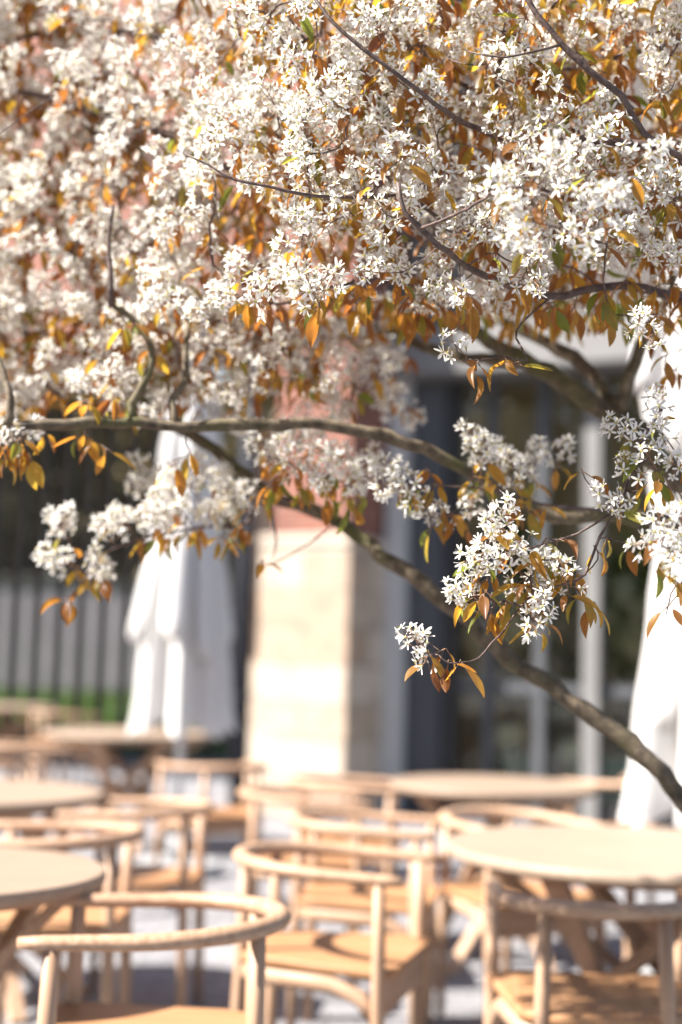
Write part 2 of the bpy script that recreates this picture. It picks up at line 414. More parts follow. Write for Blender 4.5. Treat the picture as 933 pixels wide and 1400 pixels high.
# ------------------------------------------------------------------ closed parasols
def make_parasol(name, loc, prof, hem, lobes, ztop, label, seed, amp=.3, nf=8):
    rnd = random.Random(seed)
    root = empty(name, loc); tag(root, label, 'parasol', 'closed white parasols')
    MB().tube([(0, 0, .08), (0, 0, ztop + .04)], .024, 16).build('pole', MAT['alu'], root)
    bs = MB(); bs.slab([(.26 * math.cos(2 * math.pi * k / 32), .26 * math.sin(2 * math.pi * k / 32)) for k in range(32)], .004, .07, .012)
    bs.lathe([(.045, .072), (.045, .2), (.03, .21)], 16); bs.build('base', MAT['base'], root)
    # pleated canopy
    nz, na = 60, 144; m = MB()
    ph = [rnd.uniform(-.3, .3) for _ in range(8)]
    def rr(z):
        for (za, ra), (zb, rb) in zip(prof, prof[1:]):
            if za <= z <= zb:
                t = (z - za) / (zb - za); t = t * t * (3 - 2 * t); return ra + (rb - ra) * t
        return prof[-1][1]
    for i in range(nz + 1):
        t = i / nz
        for k in range(na):
            a = 2 * math.pi * k / na
            fold = math.cos(nf * a + ph[0] + .5 * math.sin(2 * a + t * 2) + .25 * math.sin(3 * a))
            fine = math.cos(17 * a + ph[1] * 8 + 3 * t) * .25
            hz = hem + .05 * (1 - fold) + .02 * math.cos(3 * a + ph[2])
            z = hz + (ztop - hz) * t
            rad = rr(max(prof[0][0], z)) * (1 + (amp * fold + .28 * fine) * (1 - .5 * t))
            m.v.append((rad * math.cos(a), rad * math.sin(a), z))
    for i in range(nz):
        for k in range(na):
            k2 = (k + 1) % na
            m.f.append([i * na + k, i * na + k2, (i + 1) * na + k2, (i + 1) * na + k]); m.sm.append(True)
    m.build('canopy', MAT['cloth'], root)
    MB().lathe([(.03, ztop - .03), (.05, ztop), (.045, ztop + .05), (.012, ztop + .09)], 16).build('finial', MAT['alu'], root)
    for (ang, z1, z0, w, ro) in lobes:      # folded panels hanging down the outside, rounded at their ends
        b = MB(); n = 16; st = 22; er, ta = Vector((math.cos(R(ang)), math.sin(R(ang)), 0)), Vector((-math.sin(R(ang)), math.cos(R(ang)), 0))
        for i in range(st + 1):
            t = i / st; z = z1 + (z0 - z1) * t
            e = 1.0 if t < .86 else math.sqrt(max(0.0, 1 - ((t - .86) / .14) ** 2))
            ww = w * (.45 + .55 * min(1, t * 1.4)) * max(e, .03); th = (.02 + .035 * t) * max(e, .03)
            c = er * (rr(z) * .96 + ro * t ** 1.6) + Vector((0, 0, z))
            for k in range(n):
                q = 2 * math.pi * k / n
                b.v.append(tuple(c + ta * (ww * math.cos(q)) + er * (th * math.sin(q) + .012 * math.cos(3 * q + i * .1) * t)))
        for i in range(st):
            for k in range(n):
                k2 = (k + 1) % n; b.f.append([i * n + k, i * n + k2, (i + 1) * n + k2, (i + 1) * n + k]); b.sm.append(True)
        b.f.append(list(range(n))); b.sm.append(True); b.f.append([st * n + k for k in range(n)]); b.sm.append(True)
        b.build('cloth_fold', MAT['cloth'], root)
    return root
make_parasol('closed_parasol', (gx(247, 8.35), 8.35, 0), [(.6, .25), (1.1, .21), (1.6, .18), (2.0, .155), (2.4, .15), (2.7, .12), (3.2, .05), (3.4, .03)], .79,
    [(200, 2.4, 1.30, .075, .1), (262, 2.3, 1.33, .075, .09), (310, 2.5, 1.2, .07, .03), (20, 2.5, 1.3, .08, .06), (100, 2.5, 1.3, .08, .06)], 3.35,
    'closed white parasol hanging like a dress in front of the black downpipe', 3, .32, 8)
make_parasol('closed_parasol', (gx(955, 5.75), 5.75, 0), [(.55, .21), (.95, .18), (1.5, .145), (1.75, .13), (2.1, .155), (2.6, .2), (3.1, .1), (3.4, .03)], .64,
    [(205, 1.9, 1.0, .07, .03), (265, 1.9, 1.02, .07, .05), (225, 3.1, 2.12, .06, .02), (190, 3.1, 2.36, .07, .1), (262, 3.1, 2.3, .08, .05), (30, 3.0, 2.1, .09, .08), (110, 3.0, 2.1, .09, .08), (330, 1.9, 1.0, .07, .04)], 3.35,
    'closed white parasol crossed by a grey tree limb beside the glazed facade', 8, .55, 9)

# ------------------------------------------------------------------ building
O = P(470, 1000, 11.3)
bld = empty('cafe_building', (O.x, O.y, 0), R(-26))
tag(bld, 'red brick cafe building with sandstone pillar base and grey framed glazing', 'building')
MB().box(-.80, .02, 0, .80, 0, 2.16, b=.012).box(-.84, .05, -.035, .83, 0, .3, b=.01).build('stone_plinth', MAT['stone'], bld)
MB().box(-.82, .035, -.02, .82, 2.163, 2.25, b=.01).build('plinth_cap', MAT['stone'], bld)
MB().box(-.69, -.02, .03, .79, 2.253, 3.95, b=.004).build('brick_pillar', MAT['brick'], bld)
MB().box(-11, -.0, -.06, .95, 3.953, 9.5).build('brick_wall', MAT['brick'], bld)
MB().box(.004, 7, .55, 1.4, 4.003, 9.5).build('rendered_wall', MAT['render'], bld)
MB().box(.004, 7, .5, 1.2, 3.62, 4.0, b=.01).build('lintel', MAT['frame_grey'], bld)
MB().box(.02, .19, .66, .92, 0, 3.617, b=.004).build('pilaster', MAT['frame_painted_sun'], bld)
MB().box(.2, .49, .76, .95, .0, 3.617, b=.004).box(.27, .42, .74, .757, .02, 3.6).build('pilaster', MAT['frame_mid'], bld)
MB().box(.495, .6, .84, .98, 0, 3.617, b=.004).build('mullion', MAT['frame_dark'], bld)
for a, b, v, mt in ((.83, .91, .88, 'frame_mid'), (1.27, 1.36, .86, 'frame_mid'), (1.69, 1.82, .8, 'frame_grey'), (2.75, 2.88, .8, 'frame_grey'), (3.75, 3.88, .8, 'frame_grey')):
    MB().box(a, b, v, .98, 0, 3.617, b=.004).build('mullion', MAT[mt], bld)
MB().box(.602, 6.9, .872, .97, 0, .16, b=.004).build('sill', MAT['frame_dark'], bld)
bays = ((.6, .83), (.91, 1.27), (1.36, 1.69), (1.82, 2.75), (2.88, 3.75))
for a, b in bays:
    mt = 'frame_mid'
    MB().box(a + .002, b - .002, .885, .965, 1.02, 1.1, b=.004).build('transom', MAT[mt], bld)
    MB().box(a + .002, b - .002, .93, .938, .163, 1.018).build('window_pane', MAT['glass'], bld)
    MB().box(a + .002, b - .002, .93, .938, 1.102, 3.615).build('window_pane', MAT['glass'], bld)
# the room behind the glass
MB().box(.1, 6.9, 4.6, 4.7, 0, 7.5).build('interior_wall', MAT['room'], bld)  # back and left walls raised to hide sky above the made-up roof opening
MB().box(-.0, .09, 1.41, 4.7, 0, 7.5).build('interior_wall', MAT['room'], bld)
MB().box(6.9, 7.0, .9, 4.7, 0, 3.6).build('interior_wall', MAT['room'], bld)
MB().box(.0, 7, 1.2, 2.1, 3.602, 3.7).build('ceiling', MAT['room'], bld)  # ceiling cut short; roof opening beyond is made up to let skylight in
MB().box(.1, 6.9, 1.0, 4.59, .004, .03).build('interior_floor', MAT['roomfloor'], bld)
dp = MB().tube([(-.955, .03, .02), (-.955, .03, 3.98)], .075, 16)
for z in (.9, 2.2, 3.4): dp.lathe([(.076, z), (.086, z + .005), (.086, z + .04), (.076, z + .045)], 16, (-.955, .03))
dp.build('downpipe', MAT['pipe'], bld)
rot = Matrix.Rotation(R(-26), 4, 'Z')
def B(u, v, z=0): return Vector((O.x, O.y, 0)) + rot @ Vector((u, v, z))
# a second pier beyond the passage
pr = empty('stone_pier', tuple(B(-1.55, 1.9))); pr.rotation_euler = (0, 0, R(-26)); tag(pr, 'narrow mottled stone pier glimpsed between parasol and downpipe', 'pier')
MB().box(-.25, .35, -.25, .3, 0, 3.3, b=.01).build('shaft', MAT['stone'], pr)
MB().box(-.28, .38, -.28, .33, 3.303, 3.45, b=.01).build('cap', MAT['stone'], pr)

# things behind the glass
def ped(lab, uu, vv, h, w, mtop, name='pedestal_lamp', cat='lamp'):
    p = B(uu, vv); root = empty(name, (p.x, p.y, .03)); tag(root, lab, cat)
    MB().lathe([(.17, 0), (.17, .02), (.05, .045), (.04, .09), (.035, h - .17), (.05, h - .15)], 24).build('pedestal', MAT['sage'], root)
    MB().lathe([(w, h - .15), (w * 1.02, h - .13), (w * .86, h), (w * .8, h + .008)], 32).build('lamp_shade', mtop, root)
ped('cream shaded lamp on a pale green foot behind the glass, left of the wide mullion', .99, 1.16, .72, .125, MAT['cream'])
ped('lower cream shaded lamp on a pale green foot, close beside the wide mullion', 1.53, 1.17, .62, .125, MAT['cream'])
def pouf(lab, px, d, h):
    root = empty('stool', (gx(px, d), d, .03)); tag(root, lab, 'stool')
    MB().lathe([(.17, .12), (.2, .15), (.21, h - .08), (.19, h - .01), (.15, h)], 32).build('seat', MAT['teal'], root)
    for a in (45, 135, 225, 315): MB().tube([(.13 * math.cos(R(a)), .13 * math.sin(R(a)), 0), (.12 * math.cos(R(a)), .12 * math.sin(R(a)), .13)], .014, 8).build('leg', MAT['frame_dark'], root)
pouf('teal upholstered stool indoors, seen under the edge of the small table', 700, 12.8, .42)
pouf('teal upholstered stool indoors, right of the wide mullion beside the parasol', 842, 11.9, .46)

def leaf_quads(n, spread, size, rng, centre, tlo=0, thi=1):
    c = rng.normal(0, 1, (n, 3)); c /= np.linalg.norm(c, axis=1)[:, None] + 1e-9
    c *= rng.uniform(.25, 1, (n, 1)) ** .5
    c = c * np.array(spread) * (1 + .18 * np.sin(c[:, :1] * 7 + c[:, 2:3] * 9)) + np.array(centre)
    a = rng.normal(0, 1, (n, 3)); a /= np.linalg.norm(a, axis=1)[:, None]
    b = np.cross(a, rng.normal(0, 1, (n, 3))); b /= np.linalg.norm(b, axis=1)[:, None]
    s = rng.uniform(.6, 1.3, (n, 1)) * size
    nrm = np.cross(a, b)
    v = np.stack([c - a * s, c + b * s * .42 + nrm * s * .12, c + a * s, c - b * s * .42 + nrm * s * .12], 1).reshape(-1, 3)
    f = np.arange(4 * n).reshape(n, 4)
    return v, f, np.zeros(n, int), np.repeat(rng.uniform(tlo, thi, n), 4)
def plant(lab, px, d, h, sp, n):
    root = empty('potted_plant', (gx(px, d), d, .03)); tag(root, lab, 'plant')
    MB().lathe([(.13, 0), (.15, .02), (.19, .36), (.2, .4), (.17, .4), (.165, .37)], 28).build('pot', MAT['pot'], root)
    s = MB()
    for k in range(5):
        a = k * 1.3; s.tube([(0, 0, .36), (.06 * math.cos(a), .06 * math.sin(a), h * .6), (.2 * math.cos(a), .2 * math.sin(a), h)], [.018, .012, .005], 7)
    s.build('stem', MAT['bark'], root)
    q = QB(); q.add(*leaf_quads(n, sp, .11, RNG, (0, 0, h))); o = link('foliage', q.mesh('foliage', [MAT['plant']], False), root)
plant('leafy potted plant behind the glass, right of the dark frame', 690, 13.2, 1.9, (.45, .4, .6), 320)
plant('taller leafy potted plant behind the glass, beside the right hand parasol', 845, 12.6, 1.75, (.45, .4, .65), 320)
plant('low bushy potted plant indoors between the two lamps', 742, 13.4, 1.1, (.35, .35, .4), 220)

# ------------------------------------------------------------------ fence, verge, wall and trees beyond
def fence(lab, x0, x1, y, h):
    root = empty('fin_fence', (x0, y, 0)); tag(root, lab, 'fence')
    n = int((x1 - x0) / .262); b = MB()
    for k in range(n + 1):
        o = MB().box(k * .262 - .066, k * .262 + .066, -.06, .06, 0, h, b=.004).build('fin', MAT['iron'], root)
    MB().box(-.06, n * .262 + .06, .063, .1, h - .2, h - .08, b=.004).build('rail', MAT['iron'], root)
    MB().box(-.06, n * .262 + .06, .063, .1, .25, .33, b=.004).build('rail', MAT['iron'], root)
fence('tall dark fence of upright fins in front of the grass strip', -4.9, -.85, 17, 4.2)
vb = MB(); prof = [(17.4, .0), (17.6, .16), (20, .3), (24, .46), (27, .5)]
for y, z in prof: vb.v += [(-14, y, z), (4, y, z)]
for i in range(len(prof) - 1): vb.f.append([2 * i, 2 * i + 1, 2 * i + 3, 2 * i + 2]); vb.sm.append(True)
tag(vb.build('grass_bank', MAT['soil']), 'low green bank behind the fence', kind='structure')
n = 15000; q = QB()
bx = RNG.uniform(-7, 0, n); by = RNG.uniform(17.6, 25, n); bz = np.interp(by, [p[0] for p in prof], [p[1] for p in prof]) - .01
hh = RNG.uniform(.08, .2, n); an = RNG.uniform(0, 6.28, n); w = .012
dx, dy = np.cos(an) * w, np.sin(an) * w; lx, ly = RNG.normal(0, .05, n), RNG.normal(0, .05, n)
v = np.stack([np.stack([bx - dx, by - dy, bz], 1), np.stack([bx + dx, by + dy, bz], 1), np.stack([bx + dx * .3 + lx, by + dy * .3 + ly, bz + hh], 1), np.stack([bx - dx * .3 + lx, by - dy * .3 + ly, bz + hh], 1)], 1).reshape(-1, 3)
q.add(v, np.arange(4 * n).reshape(n, 4), np.zeros(n, int), np.repeat(RNG.uniform(0, 1, n), 4))
tag(link('grass', q.mesh('grass', [MAT['grass']], False)), 'bright green grass growing behind the fence', 'grass', kind='stuff')
wl = MB().box(-16, 2, 27.1, 27.4, 0, 2.55, b=.01).build('garden_wall', MAT['lilac']); tag(wl, 'pale lilac grey rendered wall beyond the fence', 'wall')
MB().box(-16.05, 2.05, 27.05, 27.45, 2.553, 2.65, b=.01).build('coping', MAT['render'], wl)
for i, (x, y, h, sp, lab) in enumerate(((-7.6, 29, 4.6, (2.2, 1.6, 2.6), 'dark tree beyond the pale wall, at the left edge'), (-4.6, 29.6, 4.9, (2.3, 1.7, 2.8), 'dark tree beyond the pale wall, midway along the fence'),
                                      (-1.7, 29.2, 4.7, (2.2, 1.6, 2.7), 'dark tree beyond the pale wall, behind the parasol'), (-11, 30, 5.2, (2.6, 1.8, 3), 'dark tree far left beyond the pale wall'))):
    root = empty('tree', (x, y, 0)); tag(root, lab, 'tree', 'dark trees beyond the garden wall')
    tr = MB().tube([(0, 0, 0), (.06, 0, 1.2), (-.05, .05, 2.6), (.1, 0, h)], [.2, .16, .13, .05], 10)
    for k in range(6):
        a = k * 1.05; tr.tube([(0, 0, 2.2 + .2 * k), (.7 * math.cos(a), .7 * math.sin(a), 3.2 + .25 * k), (1.4 * math.cos(a), 1.3 * math.sin(a), 4 + .3 * k)], [.08, .05, .02], 7)
    tr.build('trunk', MAT['bark'], root)
    q = QB()
    q.add(*leaf_quads(6500, sp, .3, RNG, (0, 0, h)))
    for k in range(7):
        cc = RNG.normal(0, .6, 3) * np.array(sp); q.add(*leaf_quads(350, np.array(sp) * .4, .18, RNG, cc + np.array((0, 0, h))))
    link('crown', q.mesh('crown', [MAT['green']], False), root)

q = QB()
for k in range(9):
    q.add(*leaf_quads(1700, (2.6, 2.6, 6.2), .36, RNG, (-24 + k * 2.2, 8 - k * 2.7, 6.6)))
tag(link('treeline', q.mesh('treeline', [MAT['green']], False)), 'dark line of trees across the square, mirrored in the glazing', 'trees', kind='stuff')

# ================================================================== the blossom tree
TREE = empty('blossom_tree', (1.38, 2.95, 0))
tag(TREE, 'white blossoming multi-stemmed tree with bronze young leaves arching over the terrace', 'tree')
TREE_INV = Matrix.Translation((-1.38, -2.95, 0))
def T(p): return Vector(p) - TREE.location
def spline(pts, step=.03):
    pts = [Vector(p) for p in pts]; out = []
    ext = [pts[0] * 2 - pts[1]] + pts + [pts[-1] * 2 - pts[-2]]
    for i in range(1, len(ext) - 2):
        a, b, c, d = ext[i - 1:i + 3]; n = max(2, int((c - b).length / step))
        for k in range(n):
            t = k / n
            out.append(.5 * ((2 * b) + (c - a) * t + (2 * a - 5 * b + 4 * c - d) * t * t + (3 * b - a - 3 * c + d) * t ** 3))
    out.append(pts[-1]); return out
SK = []                         # skeleton: nodes that twigs may grow from
def limb(name, pts, r0_, r1_, mat='bark', n=12, wob=.006, join=True, knots=True):
    s = spline(pts); m = len(s); rad = []
    ph = random.uniform(0, 6)
    for i in range(m):
        t = i / max(1, m - 1); rr_ = r0_ + (r1_ - r0_) * t
        if knots: rr_ *= 1 + .07 * math.sin(i * .8 + ph) + .06 * math.sin(i * 2.1 + ph * 2)
        rad.append(rr_)
        if 0 < i < m - 1: s[i] = s[i] + Vector((random.uniform(-1, 1), random.uniform(-1, 1), random.uniform(-1, 1))) * min(wob, rr_ * .35)
    if join: SK.extend(s)
    o = MB().tube([T(p) for p in s], rad, n).build(name, MAT[mat], TREE); return o
base = Vector((1.38, 2.95, 0))
limb('trunk', [base + Vector((0, 0, -.05)), (1.36, 2.93, .25), (1.28, 2.9, .8), (1.2, 2.82, 1.5), (1.1, 2.7, 2.3), (.95, 2.6, 3.0)], .075, .035)
def L(*q): return [P(*c) for c in q]
# A: diagonal limb, from the trunk foot up to the left
limb('branch', [base + Vector((-.03, -.02, .3))] + L((1010, 1168, 2.86), (933, 1092, 2.84), (860, 1012, 2.84), (775, 955, 2.86), (700, 900, 2.88), (640, 850, 2.9), (560, 785, 2.95), (490, 735, 3.0), (440, 705, 3.03), (385, 682, 3.05), (330, 645, 3.07), (275, 605, 3.1), (215, 575, 3.12), (130, 560, 3.15), (75, 540, 3.2), (50, 490, 3.22), (20, 430, 3.25), (-15, 380, 3.3)), .025, .009)
# B: level limb to the left edge
limb('branch', [Vector((1.2, 2.8, 1.45))] + L((960, 720, 2.78), (850, 708, 2.76), (760, 705, 2.76), (690, 670, 2.74), (605, 625, 2.7), (530, 598, 2.68), (450, 582, 2.66), (380, 580, 2.64), (300, 583, 2.62), (250, 585, 2.61), (190, 578, 2.6), (120, 578, 2.58), (60, 582, 2.56), (18, 583, 2.55)), .0165, .0095)
# C and D: dark limbs in the middle
limb('branch', L((1060, 780, 2.9), (960, 690, 2.95), (890, 615, 2.98), (830, 565, 3.0), (770, 525, 3.02), (710, 487, 3.04), (655, 458, 3.06), (610, 432, 3.08), (560, 395, 3.1)), .031, .013)
limb('branch', L((905, 610, 3.0), (850, 560, 3.02), (800, 500, 3.06), (750, 470, 3.1), (690, 440, 3.14), (640, 420, 3.2)), .02, .01)
limb('branch', L((720, 492, 3.04), (660, 490, 3.1), (600, 480, 3.14), (545, 455, 3.18), (480, 442, 3.2), (420, 440, 3.22), (335, 438, 3.24)), .015, .008)
limb('branch', L((848, 560, 3.0), (862, 520, 2.98), (880, 470, 2.95), (900, 420, 2.9), (925, 370, 2.86)), .016, .01)
# upper limbs from the right
limb('branch', [Vector((1.05, 2.6, 2.0))] + L((990, 420, 2.5), (930, 408, 2.45), (880, 395, 2.42), (820, 392, 2.4), (770, 405, 2.36), (715, 395, 2.32), (650, 370, 2.28), (600, 335, 2.14), (555, 290, 2.12), (545, 250, 2.12)), .0125, .0035, 'twig')
limb('branch', [Vector((1.0, 2.6, 2.5))] + L((985, 240, 2.3), (930, 212, 2.2), (880, 180, 2.15), (850, 130, 2.13), (805, 95, 2.12), (770, 60, 2.12), (735, 20, 2.12), (700, -40, 2.12)), .008, .0045, 'twig')
limb('branch', L((905, 200, 2.18), (850, 195, 2.2), (800, 190, 2.22), (740, 200, 2.3), (690, 180, 2.4)), .008, .004, 'twig')
limb('branch', L((920, 60, 2.7), (700, 110, 2.55), (640, 118, 2.5), (560, 60, 2.45), (500, -20, 2.4)), .006, .003, 'twig')
limb('twig', L((770, 60, 2.12), (730, 70, 2.12), (690, 78, 2.12), (640, 70, 2.14)), .0025, .0014, 'twig', 8)
limb('branch', L((720, 200, 2.35), (640, 170, 2.25), (580, 130, 2.14), (530, 90, 2.12), (490, 60, 2.12), (450, 25, 2.12), (420, -20, 2.14)), .0052, .0025, 'twig')
limb('branch', L((640, 330, 2.5), (560, 270, 2.3), (500, 270, 2.22), (415, 266, 2.14), (370, 255, 2.13), (320, 245, 2.13), (285, 225, 2.14), (250, 208, 2.15)), .005, .0016, 'twig')
limb('branch', L((560, 330, 2.9), (420, 280, 2.85), (330, 240, 2.86), (240, 190, 2.88), (160, 165, 2.9), (90, 140, 2.95), (0, 120, 3.0)), .011, .006, 'twig')
limb('branch', L((560, 60, 2.9), (420, 90, 3.0), (280, 60, 3.0), (120, 40, 3.05), (-20, 60, 3.1)), .01, .005, 'twig')
limb('branch', L((330, 438, 3.24), (240, 390, 3.2), (160, 360, 3.15), (60, 340, 3.15), (-20, 300, 3.2)), .01, .005, 'twig')
limb('branch', L((152, 420, 2.62), (150, 370, 2.62), (148, 320, 2.62), (155, 280, 2.62)), .0065, .004, 'twig')
limb('branch', L((75, 130, 2.5), (30, 160, 2.45), (-10, 190, 2.4)), .0015, .001, 'twig', 8)
# upright shoots standing on B
limb('branch', L((184, 578, 2.6), (180, 550, 2.6), (195, 525, 2.6), (206, 495, 2.61), (204, 468, 2.62), (185, 440, 2.63), (165, 425, 2.63), (152, 415, 2.62)), .009, .005)
limb('branch', L((245, 582, 2.61), (236, 560, 2.61), (238, 540, 2.62), (252, 522, 2.63), (254, 480, 2.65), (258, 440, 2.68)), .0085, .005)
limb('branch', L((12, 582, 2.55), (16, 555, 2.55), (10, 530, 2.55), (4, 505, 2.56), (-10, 480, 2.58)), .008, .005)
limb('branch', L((125, 500, 3.1), (130, 470, 3.05), (140, 420, 3.0)), .009, .006)
# thin visible twigs of the lower sprays
TW = {}
def twig(key, pts, r0_=.0026, r1_=.0012): limb('twig', pts, r0_, r1_, 'twig', 8, .002, True, True)
twig('s1', L((760, 400, 2.36), (715, 440, 2.3), (706, 462, 2.26), (722, 492, 2.23), (690, 488, 2.21), (655, 492, 2.2)), .0022, .001)
twig('s3', L((905, 560, 2.4), (880, 600, 2.34), (862, 650, 2.3), (848, 690, 2.28), (820, 735, 2.26), (800, 785, 2.25), (770, 800, 2.24), (730, 812, 2.24), (700, 845, 2.24), (690, 862, 2.23)), .0034, .0014)
twig('s2', L((690, 862, 2.23), (672, 880, 2.22), (655, 900, 2.21), (632, 906, 2.2), (612, 906, 2.2), (600, 895, 2.2)), .0017, .001)
twig('s3b', L((800, 785, 2.25), (818, 765, 2.26), (815, 748, 2.27)), .0016, .0008)
twig('s3c', L((850, 692, 2.28), (790, 730, 2.3), (740, 745, 2.32), (700, 752, 2.3), (680, 725, 2.28)), .0022, .0012)
twig('s4', L((870, 700, 2.72), (800, 695, 2.68), (740, 690, 2.62), (680, 670, 2.58), (620, 665, 2.56), (570, 660, 2.55)), .004, .0015)
twig('s5', L((990, 640, 2.3), (940, 680, 2.15), (915, 720, 2.05), (905, 745, 2.0)), .003, .0014)
twig('s5b', L((960, 790, 2.2), (925, 800, 2.2), (915, 825, 2.2), (912, 840, 2.2)), .0018, .0008)
twig('s6', L((400, 690, 3.04), (365, 675, 2.98), (340, 715, 2.95), (280, 720, 2.92), (200, 735, 2.9), (140, 760, 2.88), (100, 815, 2.86)), .0045, .0018)
twig('s6b', L((372, 690, 3.0), (378, 740, 2.98), (372, 765, 2.98)), .003, .001)
twig('s6c', L((460, 715, 3.0), (420, 745, 2.96), (385, 765, 2.93), (360, 775, 2.92)), .0024, .001)
twig('s7', L((500, 690, 2.9), (470, 660, 2.76), (420, 640, 2.72), (370, 625, 2.7)), .003, .0015)

# ---- leaf, flower and cluster shapes
def tube_np(p0, p1, r_, n=3):
    p0, p1 = np.array(p0, float), np.array(p1, float); d = p1 - p0; d /= np.linalg.norm(d) + 1e-9
    ref = np.array((0, 0, 1.)) if abs(d[2]) < .9 else np.array((1., 0, 0)); a = np.cross(d, ref); a /= np.linalg.norm(a); b = np.cross(d, a)
    w = np.arange(n) * 2 * math.pi / n
    ring = np.outer(np.cos(w), a) + np.outer(np.sin(w), b)
    v = np.concatenate([p0 + ring * r_, p1 + ring * r_ * .8]); k = np.arange(n); k2 = (k + 1) % n
    return v, np.stack([k, k2, k2 + n, k + n], 1)
def make_flower(rng, half=False):
    V, Fc, Mi, Tt = [], [], [], []; n = 0
    cup = rng.uniform(.9, 1.25) if half else rng.uniform(.05, .55); L0 = rng.uniform(.0120, .0150); pink = rng.uniform(.3, .75)
    for k in range(5):
        a = 2 * math.pi * k / 5 + rng.normal(0, .14); Lp = L0 * rng.uniform(.88, 1.1); W = Lp * rng.uniform(.135, .18)
        c = cup + rng.normal(0, .14); curl = rng.uniform(-.5, .3); tw = rng.normal(0, .35)
        d = np.array((math.cos(a), math.sin(a), 0)); s = np.array((-math.sin(a), math.cos(a), 0))
        prof = [(.06, .25), (.3, .78), (.62, 1.0), (.86, .78), (1.0, .22)]
        for t, w in prof:
            z = Lp * (math.sin(c) * t + curl * t * t * .35); x = Lp * t * math.cos(c * .8)
            ca, sa = math.cos(tw * t), math.sin(tw * t)
            for q in (-1, 0, 1):
                sv = s * (W * w * q * ca); zz = z + W * w * q * sa + (0 if q == 0 else W * w * .22)
                V.append(d * x + sv + np.array((0, 0, zz))); Tt.append(pink if t < .2 else pink - .12)
        for i in range(4):
            for j in range(2): Fc.append([n + i * 3 + j, n + i * 3 + j + 1, n + (i + 1) * 3 + j + 1, n + (i + 1) * 3 + j]); Mi.append(0)
        n += 15
    # centre dome
    for (r_, z) in ((.0021, .0003), (.0017, .0019), (.0005, .0027)):
        for k in range(6): V.append(np.array((r_ * math.cos(k * math.pi / 3), r_ * math.sin(k * math.pi / 3), z))); Tt.append(.5)
    for i in range(2):
        for k in range(6): k2 = (k + 1) % 6; Fc.append([n + i * 6 + k, n + i * 6 + k2, n + (i + 1) * 6 + k2, n + (i + 1) * 6 + k]); Mi.append(1)
    n += 18
    for k in range(7):          # stamens
        a = k * .9 + rng.uniform(0, .5); p1 = np.array((.0034 * math.cos(a), .0034 * math.sin(a), .0042)); p0 = np.array((.0012 * math.cos(a), .0012 * math.sin(a), .001))
        v, f = tube_np(p0, p1, .00028, 3); V += list(v); Fc += list(f + n); Mi += [1] * len(f); Tt += [.5] * len(v); n += len(v)
    v, f = tube_np((0, 0, -.0035), (0, 0, .0004), .0011, 5); V += list(v); Fc += list(f + n); Mi += [2] * len(f); Tt += [.5] * len(v)
    return np.array(V), np.array(Fc), np.array(Mi), np.array(Tt)
FL = [make_flower(RNG) for _ in range(13)] + [make_flower(RNG, True) for _ in range(4)]
def frame_from(z, spin=0.0):
    z = np.array(z, float); z /= np.linalg.norm(z); ref = np.array((0, 0, 1.)) if abs(z[2]) < .95 else np.array((1., 0, 0))
    x = np.cross(ref, z); x /= np.linalg.norm(x); y = np.cross(z, x)
    c, s = math.cos(spin), math.sin(spin)
    return np.stack([x * c + y * s, -x * s + y * c, z], 1)
def cluster_plan(rng, nf, length):
    """flower poses of one raceme (axis +z): list of (template, position, direction, spin, foot on the axis)"""
    out = []
    for i in range(nf):
        t = (i + .6) / nf; a = i * 2.4 + rng.uniform(-.4, .4)
        foot = np.array((0, 0, length * (.12 + .8 * t)))
        spread = .021 * (1.15 - .55 * t) * rng.uniform(.8, 1.2)
        d = np.array((math.cos(a), math.sin(a), .35 + .9 * t + rng.normal(0, .2))); d /= np.linalg.norm(d)
        if i == nf - 1: d = np.array((rng.normal(0, .2), rng.normal(0, .2), 1.)); d /= np.linalg.norm(d)
        pos = foot + d * spread
        fd = d + rng.normal(0, .35, 3); out.append((rng.integers(len(FL)), pos, fd, rng.uniform(0, 6.28), foot))
    return out
def plan_arrays(plan, length, stalk_only=False):
    q = QB(); mx = np.array((0, 0, length))
    def st(p0, p1, r_, n=4):
        v, f = tube_np(p0, p1, r_, n); q.add(v, f, np.full(len(f), 2), np.full(len(v), .5))
    st((0, 0, 0), mx * .5, .0010, 5); st(mx * .5, mx * .95, .0008, 5)
    for ti, pos, fd, sp, foot in plan:
        st(foot, pos - np.array(fd) / np.linalg.norm(fd) * .003, .00055, 3)
        if not stalk_only:
            v, f, mi, t = FL[ti]; q.add(v @ frame_from(fd, sp).T + pos, f, mi, t)
    return np.concatenate(q.V), np.concatenate(q.Fc), np.concatenate(q.Mi), np.concatenate(q.T)
CP = []
for k in range(14):
    nf = int(RNG.integers(7, 13)); ln = .03 + .0026 * nf; pl = cluster_plan(RNG, nf, ln); CP.append((pl, ln, plan_arrays(pl, ln)))
CLM = [MAT['petal'], MAT['centre'], MAT['stalk']]
